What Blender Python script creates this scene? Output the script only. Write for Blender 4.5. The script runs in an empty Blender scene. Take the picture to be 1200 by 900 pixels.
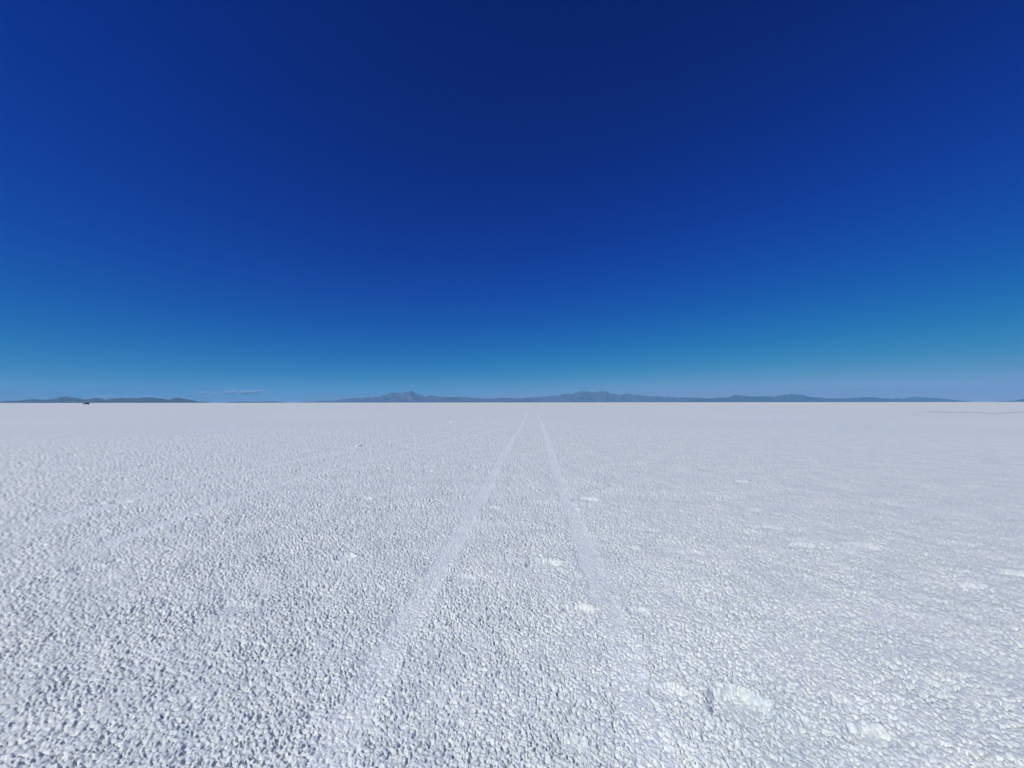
import bpy, math, random
import numpy as np

# ------------------------------------------------------------------ camera, sky, sun, exposure
S = bpy.context.scene
COL = S.collection
CAM_H = 1.72                      # eye height of someone standing on the flat
F_PX, CU, CV, HORIZ = 451.0, 600.0, 450.0, 471.6     # wide phone lens, in pixels of the 1200x900 photo
PITCH = math.atan((HORIZ - CV) / F_PX)
cam_d = bpy.data.cameras.new('camera')
cam_d.sensor_width = 36.0
cam_d.lens = 36.0 * F_PX / 1200.0
cam_d.clip_start = 0.05
cam_d.clip_end = 600000.0
cam = bpy.data.objects.new('camera', cam_d)
COL.objects.link(cam)
cam.location = (0, 0, CAM_H)
cam.rotation_euler = (math.pi / 2 + PITCH, math.radians(0.06), 0)
S.camera = cam

SUN_ELEV = math.radians(44)
SUN_AZ = math.radians(-131)       # measured from the view direction (+y) towards +x: from behind the left shoulder
to_sun = np.array([math.sin(SUN_AZ) * math.cos(SUN_ELEV), math.cos(SUN_AZ) * math.cos(SUN_ELEV), math.sin(SUN_ELEV)])
w = bpy.data.worlds.new('World')
S.world = w
w.use_nodes = True
nt = w.node_tree
bg = nt.nodes['Background']
sky = nt.nodes.new('ShaderNodeTexSky')
sky.sky_type = 'NISHITA'
sky.sun_disc = False
sky.sun_elevation = SUN_ELEV
sky.sun_rotation = SUN_AZ
sky.altitude = 3650
sky.air_density = 1.0
sky.dust_density = 0.0
sky.ozone_density = 4.0
# the phone's deep, contrasty rendering of blue: one tone curve per channel, the same over the whole sky
sep = nt.nodes.new('ShaderNodeSeparateColor')
com = nt.nodes.new('ShaderNodeCombineColor')
nt.links.new(sky.outputs[0], sep.inputs[0])
def calc(op, x, y):
    m_ = nt.nodes.new('ShaderNodeMath')
    m_.operation = op
    for k_, q_ in enumerate((x, y)):
        if isinstance(q_, (int, float)):
            m_.inputs[k_].default_value = q_
        else:
            nt.links.new(q_, m_.inputs[k_])
    return m_.outputs[0]


SKY = 0.08
for ch, (power, gain, shoulder) in enumerate(((4.0, 6.6, .4), (2.0, 2.25, .38), (2.4, 22.0, .45))):
    y_ = calc('MULTIPLY', calc('POWER', calc('MULTIPLY', sep.outputs[ch], SKY), power), gain)
    y_ = calc('DIVIDE', y_, calc('ADD', calc('DIVIDE', y_, shoulder), 1.0))
    nt.links.new(calc('DIVIDE', y_, SKY), com.inputs[ch])
nt.links.new(com.outputs[0], bg.inputs['Color'])
bg.inputs['Strength'].default_value = SKY

sun_d = bpy.data.lights.new('sun', 'SUN')
sun_d.energy = 3.2
sun_d.angle = math.radians(0.5)
sun_d.color = (1.0, 0.965, 0.91)
sun = bpy.data.objects.new('sun', sun_d)
COL.objects.link(sun)
sun.location = (-40, -10, 30)
from mathutils import Vector
sun.rotation_euler = Vector(to_sun).to_track_quat('Z', 'Y').to_euler()

S.view_settings.view_transform = 'Standard'
S.view_settings.look = 'None'
S.view_settings.exposure = 0.0
S.view_settings.gamma = 1.0
S.cycles.volume_bounces = 3

# ------------------------------------------------------------------ helpers
rng = np.random.default_rng(7)
random.seed(7)


def ground_at(u, v):
    """point of the flat seen at pixel (u, v) of the photo"""
    x = (u - CU) / F_PX
    z = (CV - v) / F_PX
    c, s = math.cos(PITCH), math.sin(PITCH)
    dy, dz = c - z * s, s + z * c
    t = CAM_H / -dz
    return x * t, dy * t


def hash2(ix, iy, seed):
    h = (ix.astype(np.int64) * 374761393 + iy.astype(np.int64) * 668265263 + seed * 974634777) & 0xffffffff
    h = ((h ^ (h >> 13)) * 1274126177) & 0xffffffff
    h = ((h ^ (h >> 16)) * 2246822519) & 0xffffffff
    h = h ^ (h >> 15)
    return (h & 0xffffff).astype(np.float32) / np.float32(0xffffff)


def vnoise(x, y, seed):
    ix, iy = np.floor(x), np.floor(y)
    fx, fy = (x - ix).astype(np.float32), (y - iy).astype(np.float32)
    fx = fx * fx * fx * (fx * (fx * 6 - 15) + 10)
    fy = fy * fy * fy * (fy * (fy * 6 - 15) + 10)
    a, b = hash2(ix, iy, seed), hash2(ix + 1, iy, seed)
    c, d = hash2(ix, iy + 1, seed), hash2(ix + 1, iy + 1, seed)
    return (a + (b - a) * fx) * (1 - fy) + (c + (d - c) * fx) * fy * 1.0 - 0.5


def fbm(x, y, seed, octv, gain=0.5):
    s, a = 0, 1.0
    for k in range(octv):
        ca, sa = math.cos(0.7 * k), math.sin(0.7 * k)
        s = s + a * vnoise((x * ca - y * sa) * 2 ** k, (x * sa + y * ca) * 2 ** k, seed + k)
        a *= gain
    return s


def worley(x, y, seed):
    """distance to the nearest random point and that point's own random value"""
    ix, iy = np.floor(x), np.floor(y)
    best = np.full(x.shape, 9.0, np.float32)
    val = np.zeros(x.shape, np.float32)
    for oy in (-1, 0, 1):
        for ox in (-1, 0, 1):
            cx, cy = ix + ox, iy + oy
            dx = (cx + hash2(cx, cy, seed) - x).astype(np.float32)
            dy = (cy + hash2(cx, cy, seed + 1) - y).astype(np.float32)
            d = dx * dx + dy * dy
            m = d < best
            best = np.where(m, d, best)
            val = np.where(m, hash2(cx, cy, seed + 2), val)
    return np.sqrt(best), val


def smooth(a, b, x):
    t = np.clip((x - a) / (b - a), 0, 1)
    return t * t * (3 - 2 * t)


def material(name):
    m = bpy.data.materials.new(name)
    m.use_nodes = True
    n = m.node_tree
    return m, n, n.nodes['Principled BSDF']


def mesh_object(name, verts, faces, mat, parent=None, smooth_shade=True):
    """verts (n,3), faces: (m,4) or (m,3) array, or list of lists"""
    me = bpy.data.meshes.new(name)
    if isinstance(faces, np.ndarray):
        k = faces.shape[1]
        me.vertices.add(len(verts))
        me.vertices.foreach_set('co', np.ascontiguousarray(verts, np.float32).ravel())
        me.loops.add(faces.size)
        me.loops.foreach_set('vertex_index', np.ascontiguousarray(faces, np.int32).ravel())
        me.polygons.add(len(faces))
        me.polygons.foreach_set('loop_start', np.arange(0, faces.size, k, dtype=np.int32))
        me.update(calc_edges=True)
    else:
        me.from_pydata([tuple(p) for p in verts], [], faces)
    if smooth_shade:
        me.polygons.foreach_set('use_smooth', np.ones(len(me.polygons), bool))
    me.materials.append(mat)
    o = bpy.data.objects.new(name, me)
    COL.objects.link(o)
    if parent:
        o.parent = parent
    return o


def tag(o, kind=None, label=None, category=None, group=None):
    if kind:
        o['kind'] = kind
    if label:
        o['label'] = label
    if category:
        o['category'] = category
    if group:
        o['group'] = group
    return o


# ------------------------------------------------------------------ materials
def salt_material(name, base, mottled):
    m, n, p = material(name)
    tc = n.nodes.new('ShaderNodeTexCoord')
    def layer(scale, detail, lo, hi, dark, bright):
        nz = n.nodes.new('ShaderNodeTexNoise')
        nz.inputs['Scale'].default_value = scale
        nz.inputs['Detail'].default_value = detail
        n.links.new(tc.outputs['Object'], nz.inputs['Vector'])
        ramp = n.nodes.new('ShaderNodeValToRGB')
        ramp.color_ramp.elements[0].position = lo
        ramp.color_ramp.elements[1].position = hi
        ramp.color_ramp.elements[0].color = (*dark, 1)
        ramp.color_ramp.elements[1].color = (*bright, 1)
        n.links.new(nz.outputs['Fac'], ramp.inputs['Fac'])
        return ramp.outputs['Color']

    def times(a_, b_):
        mx = n.nodes.new('ShaderNodeMix')
        mx.data_type = 'RGBA'
        mx.blend_type = 'MULTIPLY'
        mx.inputs[0].default_value = 1
        n.links.new(a_, mx.inputs[6])
        n.links.new(b_, mx.inputs[7])
        return mx.outputs[2]

    damp = [c * mottled for c in base]
    c1 = layer(1.7, 6, .36, .64, (damp[0] * .97, damp[1], damp[2] * 1.01), base)         # damp greyer patches
    c2 = layer(14.0, 4, .40, .66, (.97, .985, 1.0), (1.05, 1.03, .985))                  # dry, slightly warm crust
    c4 = layer(42.0, 3, .36, .60, (.80, .83, .87), (1.06, 1.055, 1.05))                 # random fine speckle: shade contrast between grains put into the colour
    c3 = layer(0.05, 4, .35, .65, (.97, .98, .99), (1.03, 1.02, 1.0))                    # broad tone shifts across the flat
    n.links.new(times(times(times(c1, c2), c3), c4), p.inputs['Base Color'])
    p.inputs['Roughness'].default_value = 0.75
    p.inputs['Specular IOR Level'].default_value = 0.25
    fine = n.nodes.new('ShaderNodeTexNoise')
    fine.inputs['Scale'].default_value = 160
    fine.inputs['Detail'].default_value = 3
    n.links.new(tc.outputs['Object'], fine.inputs['Vector'])
    bump = n.nodes.new('ShaderNodeBump')
    bump.inputs['Strength'].default_value = 0.5
    bump.inputs['Distance'].default_value = 0.006
    n.links.new(fine.outputs['Fac'], bump.inputs['Height'])
    n.links.new(bump.outputs['Normal'], p.inputs['Normal'])
    return m


M_SALT = salt_material('salt_crust', (0.80, 0.85, 0.82), 0.92)
M_TRACK = salt_material('packed_salt', (0.85, 0.90, 0.865), 0.95)
M_DRY = salt_material('dry_salt', (0.80, 0.845, 0.80), 0.93)
M_FAINT = salt_material('lightly_packed_salt', (0.845, 0.90, 0.87), 0.96)

# ------------------------------------------------------------------ tyre tracks and hollows, as places on the flat
track_px = [
    ([(617, 481), (617, 487), (610, 500), (600, 514), (585, 540), (572, 566), (556, 594), (540, 622), (520, 655),
      (497, 690), (470, 735), (445, 780), (412, 840), (380, 900)], 0.122, 0.9),
    ([(626, 481), (629, 485), (636, 502), (644, 530), (653, 560), (662, 582), (672, 605), (683, 640), (695, 670),
      (707, 705), (721, 745), (736, 790), (750, 840), (765, 900)], 0.122, 0.9),
    ([(600, 501), (556, 509), (508, 521), (460, 533), (400, 547), (330, 566), (230, 598), (130, 635)], 0.115, 1.0),
    ([(585, 497), (540, 504), (470, 515), (400, 528), (300, 549), (180, 578), (60, 610)], 0.11, 1.0),
]
tracks = []
for px, hw, strength in track_px:
    pts = np.array([ground_at(*q) for q in px])
    tracks.append((pts, hw, strength))

# hollows broken through the crust: pixel place, half width in pixels, half height in pixels, depth in metres
hollow_px = [
    (864, 826, 36, 22, .056), (1010, 642, 22, 6, .055), (101, 666, 19, 6, .050), (637, 661, 22, 6, .050),
    (680, 714, 24, 7, .045), (748, 716, 13, 6, .035), (742, 643, 9, 3, .035), (780, 812, 24, 11, .035),
    (665, 873, 24, 12, .030), (270, 712, 26, 9, .035), (1015, 862, 38, 16, .030), (686, 585, 17, 3, .050),
    (881, 598, 13, 3, .040), (938, 640, 15, 4, .035), (1186, 673, 24, 6, .050), (1137, 688, 18, 5, .045),
    (541, 678, 20, 6, .030), (404, 653, 12, 4, .035), (427, 585, 9, 2, .040), (501, 552, 8, 1.5, .045),
    (554, 547, 6, 1.5, .045), (176, 545, 9, 1.5, .045), (203, 560, 10, 1.5, .040), (113, 590, 10, 2, .040),
    (142, 588, 14, 2, .040), (1122, 640, 20, 5, .025), (575, 596, 14, 3, .03), (900, 620, 18, 4, .03),
    (1040, 520, 8, 1, .04), (960, 512, 7, 1, .04), (1125, 541, 12, 1.5, .04), (868, 565, 9, 2, .04),
]
hollows = []
for u, v, wu, wv, dep in hollow_px:
    x, y = ground_at(u, v)
    x2, _ = ground_at(u + wu, v)
    _, ya = ground_at(u, v - wv)
    _, yb = ground_at(u, v + wv)
    hollows.append((x, y, abs(x2 - x), max(0.07, (ya - yb) / 2), dep * (0.8 if wu > 34 else 0.55)))
n_named = len(hollows)
for k in range(90):
    r = 3.5 + 24 * random.random()
    a = math.radians(random.uniform(-62, 62))
    s = random.uniform(0.04, 0.10)
    hollows.append((r * math.sin(a), r * math.cos(a), s * random.uniform(.8, 1.5), s, random.uniform(.006, .014)))

# ------------------------------------------------------------------ the salt flat: one polar sheet, finest near the viewer
F_OUT = F_PX * 1024 / 1200


def radii():
    rs = list(np.linspace(0.06, 1.15, 14))
    r = rs[-1]
    while r < 45:
        r += max(0.0034, 0.55 * r * r / (CAM_H * F_OUT))
        rs.append(r)
    rs += list(np.geomspace(r * 1.04, 90000, 70))
    return np.array(rs)


def angles():
    d = math.radians(66)
    core = np.arange(-d, d, 0.0016)
    side = np.arange(d, math.radians(100), 0.009)
    back = np.radians(np.arange(101, 260, 4.0))
    return np.concatenate([-side[::-1], core, side, back])


R, A = radii(), angles()
nr, na = len(R), len(A)
RR, AA = np.meshgrid(R, A, indexing='ij')
X = (RR * np.sin(AA)).ravel()
Y = (RR * np.cos(AA)).ravel()
RRf = RR.ravel()
DR = np.repeat(np.gradient(R), na)


def seg_dist(pts, px, py):
    best = np.full(px.shape, 1e9)
    for (x0, y0), (x1, y1) in zip(pts[:-1], pts[1:]):
        dx, dy = x1 - x0, y1 - y0
        t = np.clip(((px - x0) * dx + (py - y0) * dy) / (dx * dx + dy * dy), 0, 1)
        best = np.minimum(best, np.hypot(px - x0 - t * dx, py - y0 - t * dy))
    return best


def relief(x, y, r, dr):
    """height of the crust in metres"""
    near = 1 - smooth(38, 60, r)
    res = lambda size: 1 - smooth(size * 3.0, size * 9.0, dr)      # leave out lumps far smaller than the mesh
    wx = x + 0.016 * vnoise(x / 0.05, y / 0.05, 91)
    wy = y + 0.016 * vnoise(x / 0.05 + 31.7, y / 0.05 + 5.1, 92)
    h1, v1 = worley(wx / 0.019, wy / 0.019, 11)
    h2, v2 = worley(wx / 0.0105, wy / 0.0105, 21)
    dome1 = (1 - smooth(0.15, 0.85, h1)) * (0.35 + 0.65 * v1)
    dome2 = (1 - smooth(0.1, 0.8, h2)) * (0.3 + 0.7 * v2)
    clump = fbm(x / 0.16, y / 0.16, 41, 3)
    wide = fbm(x / 0.9, y / 0.9, 51, 3)
    rough = 0.95 + 0.7 * fbm(x / 0.45, y / 0.45, 61, 3)
    rough = np.clip(rough, 0.5, 1.4)
    hole = smooth(0.12, 0.28, fbm(x / 0.0158, y / 0.0158, 71, 2) + 0.14 * vnoise(x / 0.25, y / 0.25, 75))
    small = 0.0068 * dome1 * res(0.12) + 0.0046 * dome2 * res(0.10) - 0.016 * hole * res(0.10) + 0.0065 * fbm(x / 0.0135, y / 0.0135, 77, 2) * res(0.10)
    mid = 0.012 * clump * res(0.16)
    flat = np.ones_like(x, dtype=np.float32)
    base = 0.012 * wide
    for pts, hw, st in tracks:
        d = seg_dist(pts, x, y) + 0.05 * vnoise(x / 0.12, y / 0.12, 81)
        inside = 1 - smooth(hw * 0.65, hw * 1.25, d)
        worn = np.clip(0.75 + 0.3 * smooth(2.2, 5.5, r) + 0.5 * vnoise(x / 0.3, y / 0.3, 83), 0.3, 1)
        flat *= 1 - 0.70 * st * inside * worn
        base = base - 0.006 * st * inside
    for k, (hx, hy, rx, ry, dep) in enumerate(hollows):
        reach = max(rx, ry) * 2.2
        m = np.nonzero((np.abs(x - hx) < reach) & (np.abs(y - hy) < reach))[0]
        if not len(m):
            continue
        xx, yy = x[m], y[m]
        q = np.hypot((xx - hx) / rx, (yy - hy) / ry) + 0.3 * fbm(xx / (rx * .8), yy / (rx * .8), 300 + k, 3) + 0.10 * fbm(xx / .03, yy / .03, 600 + k, 2)
        inside = 1 - smooth(0.6, 1.0, q)
        rim = smooth(0.8, 1.05, q) * (1 - smooth(1.1, 1.6, q))
        base[m] += -dep * inside + 0.12 * dep * rim
        if k < n_named and dep > .018:               # the broken crust piled up along the far right edge
            lq = np.hypot((xx - hx - .62 * rx) / (.55 * rx), (yy - hy - .55 * ry) / (.5 * ry)) + .5 * fbm(xx / .07, yy / .07, 900 + k, 3)
            base[m] += .25 * dep * (1 - smooth(.25, 1.0, lq))
        flat[m] *= 1 - 0.72 * (1 - smooth(0.2, 0.65, q))
    return (base + (small * rough + mid) * flat) * near


parts = []
CH = 200000
for k in range(0, len(X), CH):
    s = slice(k, k + CH)
    parts.append(relief(X[s], Y[s], RRf[s], DR[s]))
Z = np.concatenate(parts)
behind = np.abs(np.arctan2(X, Y)) > math.radians(95)
Z = np.where(behind, 0, Z)
V = np.column_stack([X, Y, Z])
i, j = np.meshgrid(np.arange(nr - 1), np.arange(na), indexing='ij')
j2 = (j + 1) % na
quads = np.stack([i * na + j, i * na + j2, (i + 1) * na + j2, (i + 1) * na + j], -1).reshape(-1, 4)
quads = quads[:, ::-1]
CX = V[quads, 0].mean(1)
CY = V[quads, 1].mean(1)
owner = np.zeros(len(quads), np.int32)
for t, (pts, hw, st) in enumerate(tracks):
    d = seg_dist(pts, CX, CY) + .07 * fbm(CX / .10, CY / .10, 81, 3) + .06 * vnoise(CX / .02, CY / .02, 85)
    owner[d < hw] = 1 + t
for k in range(n_named):
    hx, hy, rx, ry, dep = hollows[k]
    q = np.hypot((CX - hx) / rx, (CY - hy) / ry)
    owner[q < 1.12] = 10 + k
    if hollows[k][4] > .018:
        lq = np.hypot((CX - hx - .62 * rx) / (.55 * rx), (CY - hy - .55 * ry) / (.5 * ry))
        owner[lq < .95] = 100 + k


def cut_out(name, mask, mat):
    f = quads[mask]
    used, inv = np.unique(f, return_inverse=True)
    return mesh_object(name, V[used], inv.reshape(f.shape).astype(np.int32), mat)


flat = tag(cut_out('salt_flat', owner == 0, M_SALT), 'structure')
# the small round gap under the viewer
mesh_object('salt_flat', np.vstack([V[:na], [[0, 0, 0]]]), [[k, na, (k + 1) % na] for k in range(na)], M_SALT)['kind'] = 'structure'
for t in range(len(tracks)):
    if (owner == 1 + t).any():
        o = tag(cut_out('tyre_track', owner == 1 + t, M_TRACK if t < 2 else M_FAINT), 'structure')
        o['label'] = ['pale smooth tyre track running to the horizon, left one of the pair',
                      'pale smooth tyre track running to the horizon, right one of the pair',
                      'faint tyre track crossing the salt on the left, the nearer of two',
                      'faint tyre track crossing the salt on the left, the farther of two'][t]
for k in range(n_named):
    if (owner == 10 + k).any():
        tag(cut_out('salt_hollow', owner == 10 + k, M_SALT), 'structure')

for k in range(n_named):
    if (owner == 100 + k).any():
        tag(cut_out('salt_lump', owner == 100 + k, M_DRY), 'structure')

# ------------------------------------------------------------------ loose chunks of salt lying on the crust
def salt_chunk(u, v, width, label, seed):
    r_ = random.Random(seed)
    x, y = ground_at(u, v)
    wv, wf = [(0, 0, .30 * width)], []
    ns, nl = 14, 6
    for a in range(1, nl + 1):                       # a knobbly dome, its foot sunk into the crust
        th = .56 * math.pi * a / nl
        for b in range(ns):
            ph = 2 * math.pi * b / ns
            g = (1 + .15 * math.sin(3 * ph + seed) * math.sin(th) + .08 * r_.uniform(-1, 1)) * width / 2
            wv.append((g * math.sin(th) * math.cos(ph), .8 * g * math.sin(th) * math.sin(ph), .62 * g * math.cos(th)))
    for b in range(ns):
        wf.append([0, 1 + b, 1 + (b + 1) % ns])
    for a in range(nl - 1):
        for b in range(ns):
            wf.append([1 + a * ns + b, 1 + (a + 1) * ns + b, 1 + (a + 1) * ns + (b + 1) % ns, 1 + a * ns + (b + 1) % ns])
    o = mesh_object('salt_chunk', wv, wf, M_DRY, smooth_shade=False)
    o.location = (x, y, .010)
    return tag(o, 'thing', label, 'salt chunk', 'loose salt chunks on the crust')


salt_chunk(420, 523, .28, 'bright white salt chunk on the left crust between the two faint crossing tracks', 1)
salt_chunk(553, 533.5, .13, 'small white salt chunk just left of the left tyre track', 2)
salt_chunk(529, 495, .30, 'farthest white salt chunk, left of where the tyre tracks meet', 3)

# ------------------------------------------------------------------ mountains on the horizon
def rock_material(name, lo, hi, snow=None, z0=0, z1=1):
    m, n, p = material(name)
    tc = n.nodes.new('ShaderNodeTexCoord')
    nz = n.nodes.new('ShaderNodeTexNoise')
    nz.inputs['Scale'].default_value = 0.0006
    nz.inputs['Detail'].default_value = 6
    n.links.new(tc.outputs['Object'], nz.inputs['Vector'])
    r = n.nodes.new('ShaderNodeValToRGB')
    r.color_ramp.elements[0].color = (*lo, 1)
    r.color_ramp.elements[0].position = .35
    r.color_ramp.elements[1].color = (*hi, 1)
    r.color_ramp.elements[1].position = .65
    n.links.new(nz.outputs['Fac'], r.inputs['Fac'])
    n.links.new(r.outputs['Color'], p.inputs['Base Color'])
    p.inputs['Roughness'].default_value = 0.95
    p.inputs['Specular IOR Level'].default_value = 0.05
    return m


M_ROCK = rock_material('haze_tinted_rock', (.06, .065, .08), (.10, .105, .12))  # dark rock, some of the distance haze's blue put into its colour
M_PALE = rock_material('pale_rock', (.08, .075, .10), (.15, .135, .17))  # paler rock, its blue-violet tint painted in to add to the haze


def mountain_range(profile, dist, depth, mat, seed):
    """profile: (photo pixel column, height in pixels above the horizon)"""
    p = np.array(profile, float)
    us = np.arange(p[0, 0], p[-1, 0] + .01, 0.5)
    hp = np.interp(us, p[:, 0], p[:, 1])
    ts = np.linspace(-1, 1, 41)
    xs = (us - CU) / F_PX * dist
    U, T = np.meshgrid(xs, ts, indexing='ij')
    H = np.repeat((hp / F_PX * dist)[:, None], len(ts), 1)
    jag = fbm(xs / 900., xs * 0, seed + 9, 3)
    H *= (1 + 0.12 * jag)[:, None]
    yy = T * depth + dist
    spur = fbm(U / 3500., yy / 6000., seed, 5, .55)
    cut = np.abs(fbm(U / 1800., yy / 3500., seed + 20, 4)) * 2
    env = (1 - np.abs(T)) ** 1.15
    k = np.clip(env * (1 + (0.75 * spur - 0.45 * cut) * np.minimum(1, np.abs(T) * 4) * 1.0), 0, 1)
    Z = H * k - 6.0 * (np.abs(T) > .985)
    XX = U * (yy / dist)
    v = np.column_stack([XX.ravel(), yy.ravel(), Z.ravel()])
    a, b = len(us), len(ts)
    i, j = np.meshgrid(np.arange(a - 1), np.arange(b - 1), indexing='ij')
    f = np.stack([i * b + j, (i + 1) * b + j, (i + 1) * b + j + 1, i * b + j + 1], -1).reshape(-1, 4)
    return tag(mesh_object('mountain_range', v, f, mat), 'structure')


mountain_range([(-90, 0), (-60, 4), (-30, 6), (-10, 2), (0, 1.2), (10, 2.8), (20, 2.7), (30, 4), (40, 4.8), (47, 4), (55, 3.8), (65, 5), (72, 7),
                (80, 7.2), (90, 6.2), (97, 4), (105, 4.5), (112, 6), (118, 5), (123, 3.4), (130, 4.6), (145, 6), (160, 5.5),
                (170, 6.2), (180, 5.6), (190, 5.2), (197, 3.6), (203, 5), (207, 6.2), (215, 4.6), (225, 3), (232, 1.5),
                (240, .8), (250, .1)], 34000, 4000, M_ROCK, 100)
mountain_range([(262, 0), (270, .9), (285, 1.3), (300, 1.0), (320, 1.2), (333, .6), (338, 0)], 30000, 1500, M_ROCK, 140)
mountain_range([(350, 0), (360, .8), (378, 2.6), (390, 2.2), (400, 4), (410, 4.8), (420, 5.8), (435, 6), (445, 6.8), (452, 9), (460, 12), (466, 12),
                (472, 11.6), (477, 12.4), (482, 13.6), (487, 11.2), (493, 9.2), (498, 7.2), (505, 8.2), (512, 7.2), (525, 6.6),
                (533, 6.8), (545, 7), (553, 5.6), (565, 5), (575, 4.6), (590, 5.6), (604, 5), (618, 3), (630, 0)], 68000, 8000, M_PALE, 180)
mountain_range([(585, 0), (600, 4), (612, 5), (622, 6), (632, 6.2), (640, 7.2), (652, 8.2), (660, 10), (670, 10.4), (680, 13), (690, 12.6), (700, 12.2),
                (706, 12.8), (711, 12.8), (714, 10.4), (722, 9.6), (735, 9.4), (750, 8.4), (765, 7.2), (775, 6.2), (790, 6),
                (805, 5.5), (820, 5), (840, 4), (870, 0)], 74000, 8000, M_PALE, 220)
mountain_range([(800, 0), (815, 4), (830, 4.8), (845, 5.4), (855, 6.2), (862, 8.2), (868, 7.2), (885, 7.2), (900, 6.6), (905, 6.2), (913, 8), (920, 9),
                (930, 9.2), (940, 8.6), (946, 7), (955, 5.6), (970, 4.6), (985, 4), (1000, 4.6), (1015, 6), (1022, 6), (1030, 4.6),
                (1045, 3.6), (1050, 4.6), (1060, 4), (1085, 4), (1100, 3.6), (1110, 3), (1120, 2.2), (1130, 1.2), (1142, 0)],
               62000, 6000, M_ROCK, 260)
mountain_range([(1040, 0), (1060, 4), (1068, 6.2), (1076, 6.2), (1086, 5.2), (1100, 4.6), (1115, 3), (1130, 0)], 80000, 4000, M_PALE, 300)
mountain_range([(1160, 0), (1170, .6), (1182, 1), (1190, 1.6), (1195, 3), (1200, 4), (1230, 7), (1260, 5), (1290, 2), (1310, 0)], 50000, 3500, M_ROCK, 340)

# ------------------------------------------------------------------ the dark vehicle far out on the left
def paint(name, col, rough, metal=0.0):
    m, n, p = material(name)
    nz = n.nodes.new('ShaderNodeTexNoise')
    nz.inputs['Scale'].default_value = 3
    r = n.nodes.new('ShaderNodeValToRGB')
    r.color_ramp.elements[0].color = (*[c * .8 for c in col], 1)
    r.color_ramp.elements[1].color = (*[min(1, c * 1.2) for c in col], 1)
    n.links.new(nz.outputs['Fac'], r.inputs['Fac'])
    n.links.new(r.outputs['Color'], p.inputs['Base Color'])
    p.inputs['Roughness'].default_value = rough
    p.inputs['Metallic'].default_value = metal
    return m


M_BODY, M_GLASS, M_TYRE, M_RIM = paint('dark_paint', (.02, .022, .03), .35), paint('tinted_glass', (.01, .012, .015), .1), paint('rubber', (.02, .02, .02), .8), paint('steel', (.35, .35, .36), .4, 1)


def prism(sec, y0, y1):
    n_ = len(sec)
    v = [(x, y0, z) for x, z in sec] + [(x, y1, z) for x, z in sec]
    f = [list(range(n_)), list(range(2 * n_ - 1, n_ - 1, -1))] + [[(k + 1) % n_, k, k + n_, (k + 1) % n_ + n_] for k in range(n_)]
    return v, f


def wheel_shape(rad, wid, n_=24):
    v, f = [], []
    prof = [(rad * .6, -wid / 2), (rad * .93, -wid / 2), (rad, -wid * .35), (rad, wid * .35), (rad * .93, wid / 2), (rad * .6, wid / 2)]
    for k in range(n_):
        a = 2 * math.pi * k / n_
        v += [(r_ * math.cos(a), y_, r_ * math.sin(a)) for r_, y_ in prof]
    for k in range(n_):
        for q in range(5):
            f.append([k * 6 + q, k * 6 + q + 1, ((k + 1) % n_) * 6 + q + 1, ((k + 1) % n_) * 6 + q])
    return v, f


vx = (101.5 - CU) / F_PX * 400
car = bpy.data.objects.new('off_road_vehicle', None)
COL.objects.link(car)
car.location = (vx, 400, 0)
car.rotation_euler = (0, 0, math.radians(40))
tag(car, 'thing', 'tiny dark off-road vehicle far out on the salt below the left hills', 'car')
lower = [(-2.3, .45), (-2.35, .75), (-2.3, 1.1), (-.95, 1.17), (2.3, 1.17), (2.38, .8), (2.3, .45), (1.85, .42), (1.75, .75), (1.45, .9), (1.15, .75), (1.05, .42),
         (-1.05, .42), (-1.15, .75), (-1.45, .9), (-1.75, .75), (-1.85, .42)]
mesh_object('body', *prism(lower, -.9, .9), M_BODY, car, False)
mesh_object('cabin', *prism([(-.95, 1.172), (-.35, 1.78), (2.0, 1.82), (2.28, 1.172)], -.82, .82), M_BODY, car, False)
mesh_object('windscreen', *prism([(-.93, 1.22), (-.40, 1.75), (-.43, 1.77), (-.97, 1.23)], -.74, .74), M_GLASS, car, False)
for sy in (-1, 1):
    for x0, x1, x2, x3 in ((-.65, .25, .25, -.2), (.35, 1.15, 1.15, .35), (1.25, 2.05, 1.9, 1.25)):
        mesh_object('side_window', *prism([(x0, 1.24), (x1, 1.24), (x2, 1.68), (x3, 1.68)], sy * .80, sy * .835), M_GLASS, car, False)
    for wx in (-1.45, 1.45):
        wv, wf = wheel_shape(.39, .26)
        t_ = mesh_object('wheel', wv, wf, M_TYRE, car)
        t_.location = (wx, sy * .8, .39)
        mesh_object('rim', *prism([(.235 * math.cos(a), .235 * math.sin(a)) for a in np.linspace(0, 2 * math.pi, 17)[:-1]], -.11, .11), M_RIM, t_, False)
    mesh_object('headlight', *prism([(-2.38, .82), (-2.33, .82), (-2.31, .98), (-2.36, .98)], sy * .55, sy * .8), M_RIM, car, False)
mesh_object('roof_rack', *prism([(-.2, 1.86), (1.9, 1.9), (1.9, 1.97), (-.2, 1.93)], -.65, .65), M_TYRE, car, False)

# ------------------------------------------------------------------ a thin brownish stain of wet silt on the right, near the horizon
M_SILT = salt_material('silty_salt', (.69, .68, .65), .9)
sv, sf = [], []
su = np.linspace(1066, 1300, 120)
for k, u_ in enumerate(su):
    mid_ = 484 + .6 * math.sin(u_ * .05) + .5 * math.sin(u_ * .13 + 1)
    th_ = .6 * (.35 + .45 * abs(math.sin(u_ * .11)) + .3 * abs(math.sin(u_ * .37))) * min(1, (k + .2) / 12)
    for q in (-1, 1):
        x_, y_ = ground_at(u_, mid_ + q * th_)
        sv.append((x_, y_, .012))
for k in range(len(su) - 1):
    sf.append([2 * k, 2 * k + 1, 2 * k + 3, 2 * k + 2])
tag(mesh_object('wet_ground', sv, sf, M_SILT), 'structure')

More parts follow.
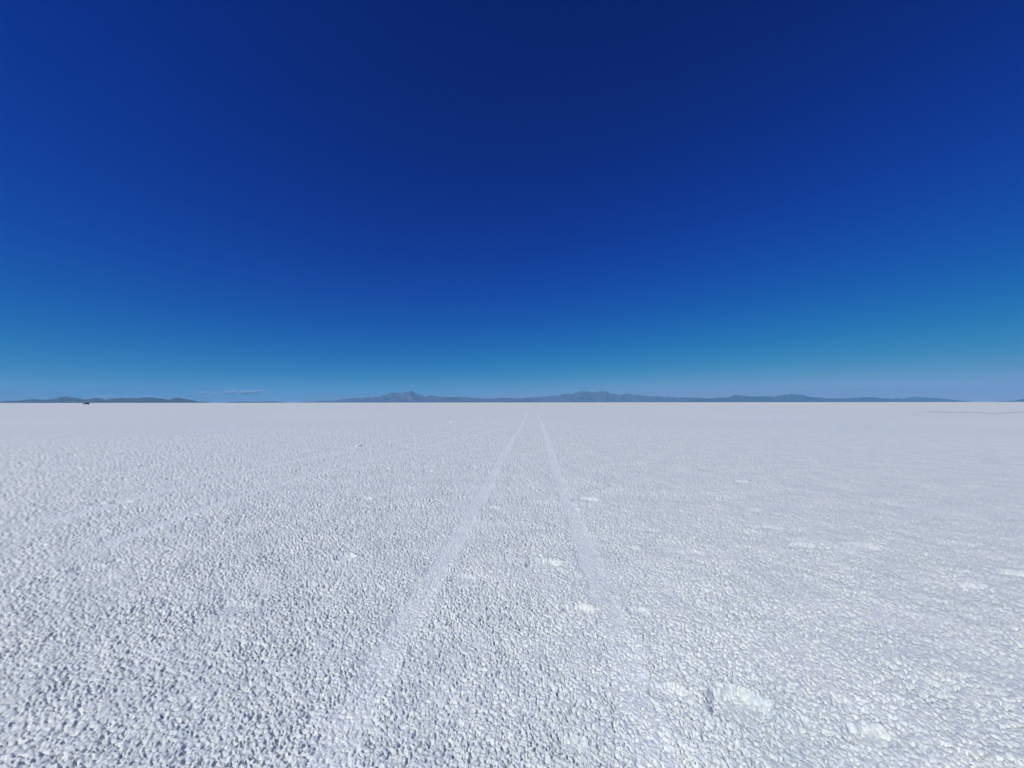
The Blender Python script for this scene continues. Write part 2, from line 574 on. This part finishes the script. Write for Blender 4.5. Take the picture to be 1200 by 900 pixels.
# ------------------------------------------------------------------ clouds, low and far beyond the mountains
mc, n, p = material('thin_cloud')
p.inputs['Base Color'].default_value = (.95, .95, .95, 1)
p.inputs['Roughness'].default_value = 1
p.inputs['Specular IOR Level'].default_value = 0
p.inputs['Alpha'].default_value = 0.22
M_CLOUD = mc


def cloud(label, u0, u1, v, thick, count, seed):
    r = random.Random(seed)
    dist = 101000.0
    px = dist / F_PX
    verts, faces = [], []
    for k in range(count):
        f = (k + r.random()) / count
        u = u0 + (u1 - u0) * f
        cx = (u - CU) * px
        cz = (HORIZ - v + r.uniform(-.35, .35) * thick) * px
        cy = dist + r.uniform(-1500, 1500)
        sx = r.uniform(2.5, 6) * px
        sz = thick * r.uniform(.35, .62) * px * (1 - .5 * abs(2 * f - 1))
        o = len(verts)
        ns, nl = 12, 7
        for a in range(nl + 1):
            th = math.pi * a / nl
            for b in range(ns):
                ph = 2 * math.pi * b / ns
                g = 1 + .18 * r.uniform(-1, 1)
                verts.append((cx + sx * g * math.sin(th) * math.cos(ph), cy + sx * g * math.sin(th) * math.sin(ph), cz + sz * g * math.cos(th)))
        for a in range(nl):
            for b in range(ns):
                faces.append([o + a * ns + b, o + (a + 1) * ns + b, o + (a + 1) * ns + (b + 1) % ns, o + a * ns + (b + 1) % ns])
    return tag(mesh_object('cloud', verts, faces, M_CLOUD), 'thing', label, 'cloud')


cloud('thin flat whitish cloud low over the horizon between the two mountain ranges', 262, 312, 459.3, 3.6, 26, 3)
cloud('faint small wisp of cloud just left of the longer flat cloud', 238, 254, 461, 4, 6, 4)
cloud('pale bank of cloud peeping over the left hills', 112, 192, 466, 4.5, 30, 5)

# ------------------------------------------------------------------ haze: still air round everything below the peaks
hz = 2750.0
E = 97000.0
hv = [(-E, -E, -1), (E, -E, -1), (E, E, -1), (-E, E, -1), (-E, -E, hz), (E, -E, hz), (E, E, hz), (-E, E, hz)]
hf = [[0, 3, 2, 1], [4, 5, 6, 7], [0, 1, 5, 4], [1, 2, 6, 5], [2, 3, 7, 6], [3, 0, 4, 7]]
mh = bpy.data.materials.new('haze_air')
mh.use_nodes = True
n = mh.node_tree
n.nodes.clear()
out = n.nodes.new('ShaderNodeOutputMaterial')
pv = n.nodes.new('ShaderNodeVolumePrincipled')
pv.inputs['Color'].default_value = (.22, .64, 1.0, 1)
pv.inputs['Density'].default_value = 0.0000085
pv.inputs['Anisotropy'].default_value = 0.0
n.links.new(pv.outputs[0], out.inputs['Volume'])
tag(mesh_object('haze', hv, hf, mh, smooth_shade=False), 'stuff')
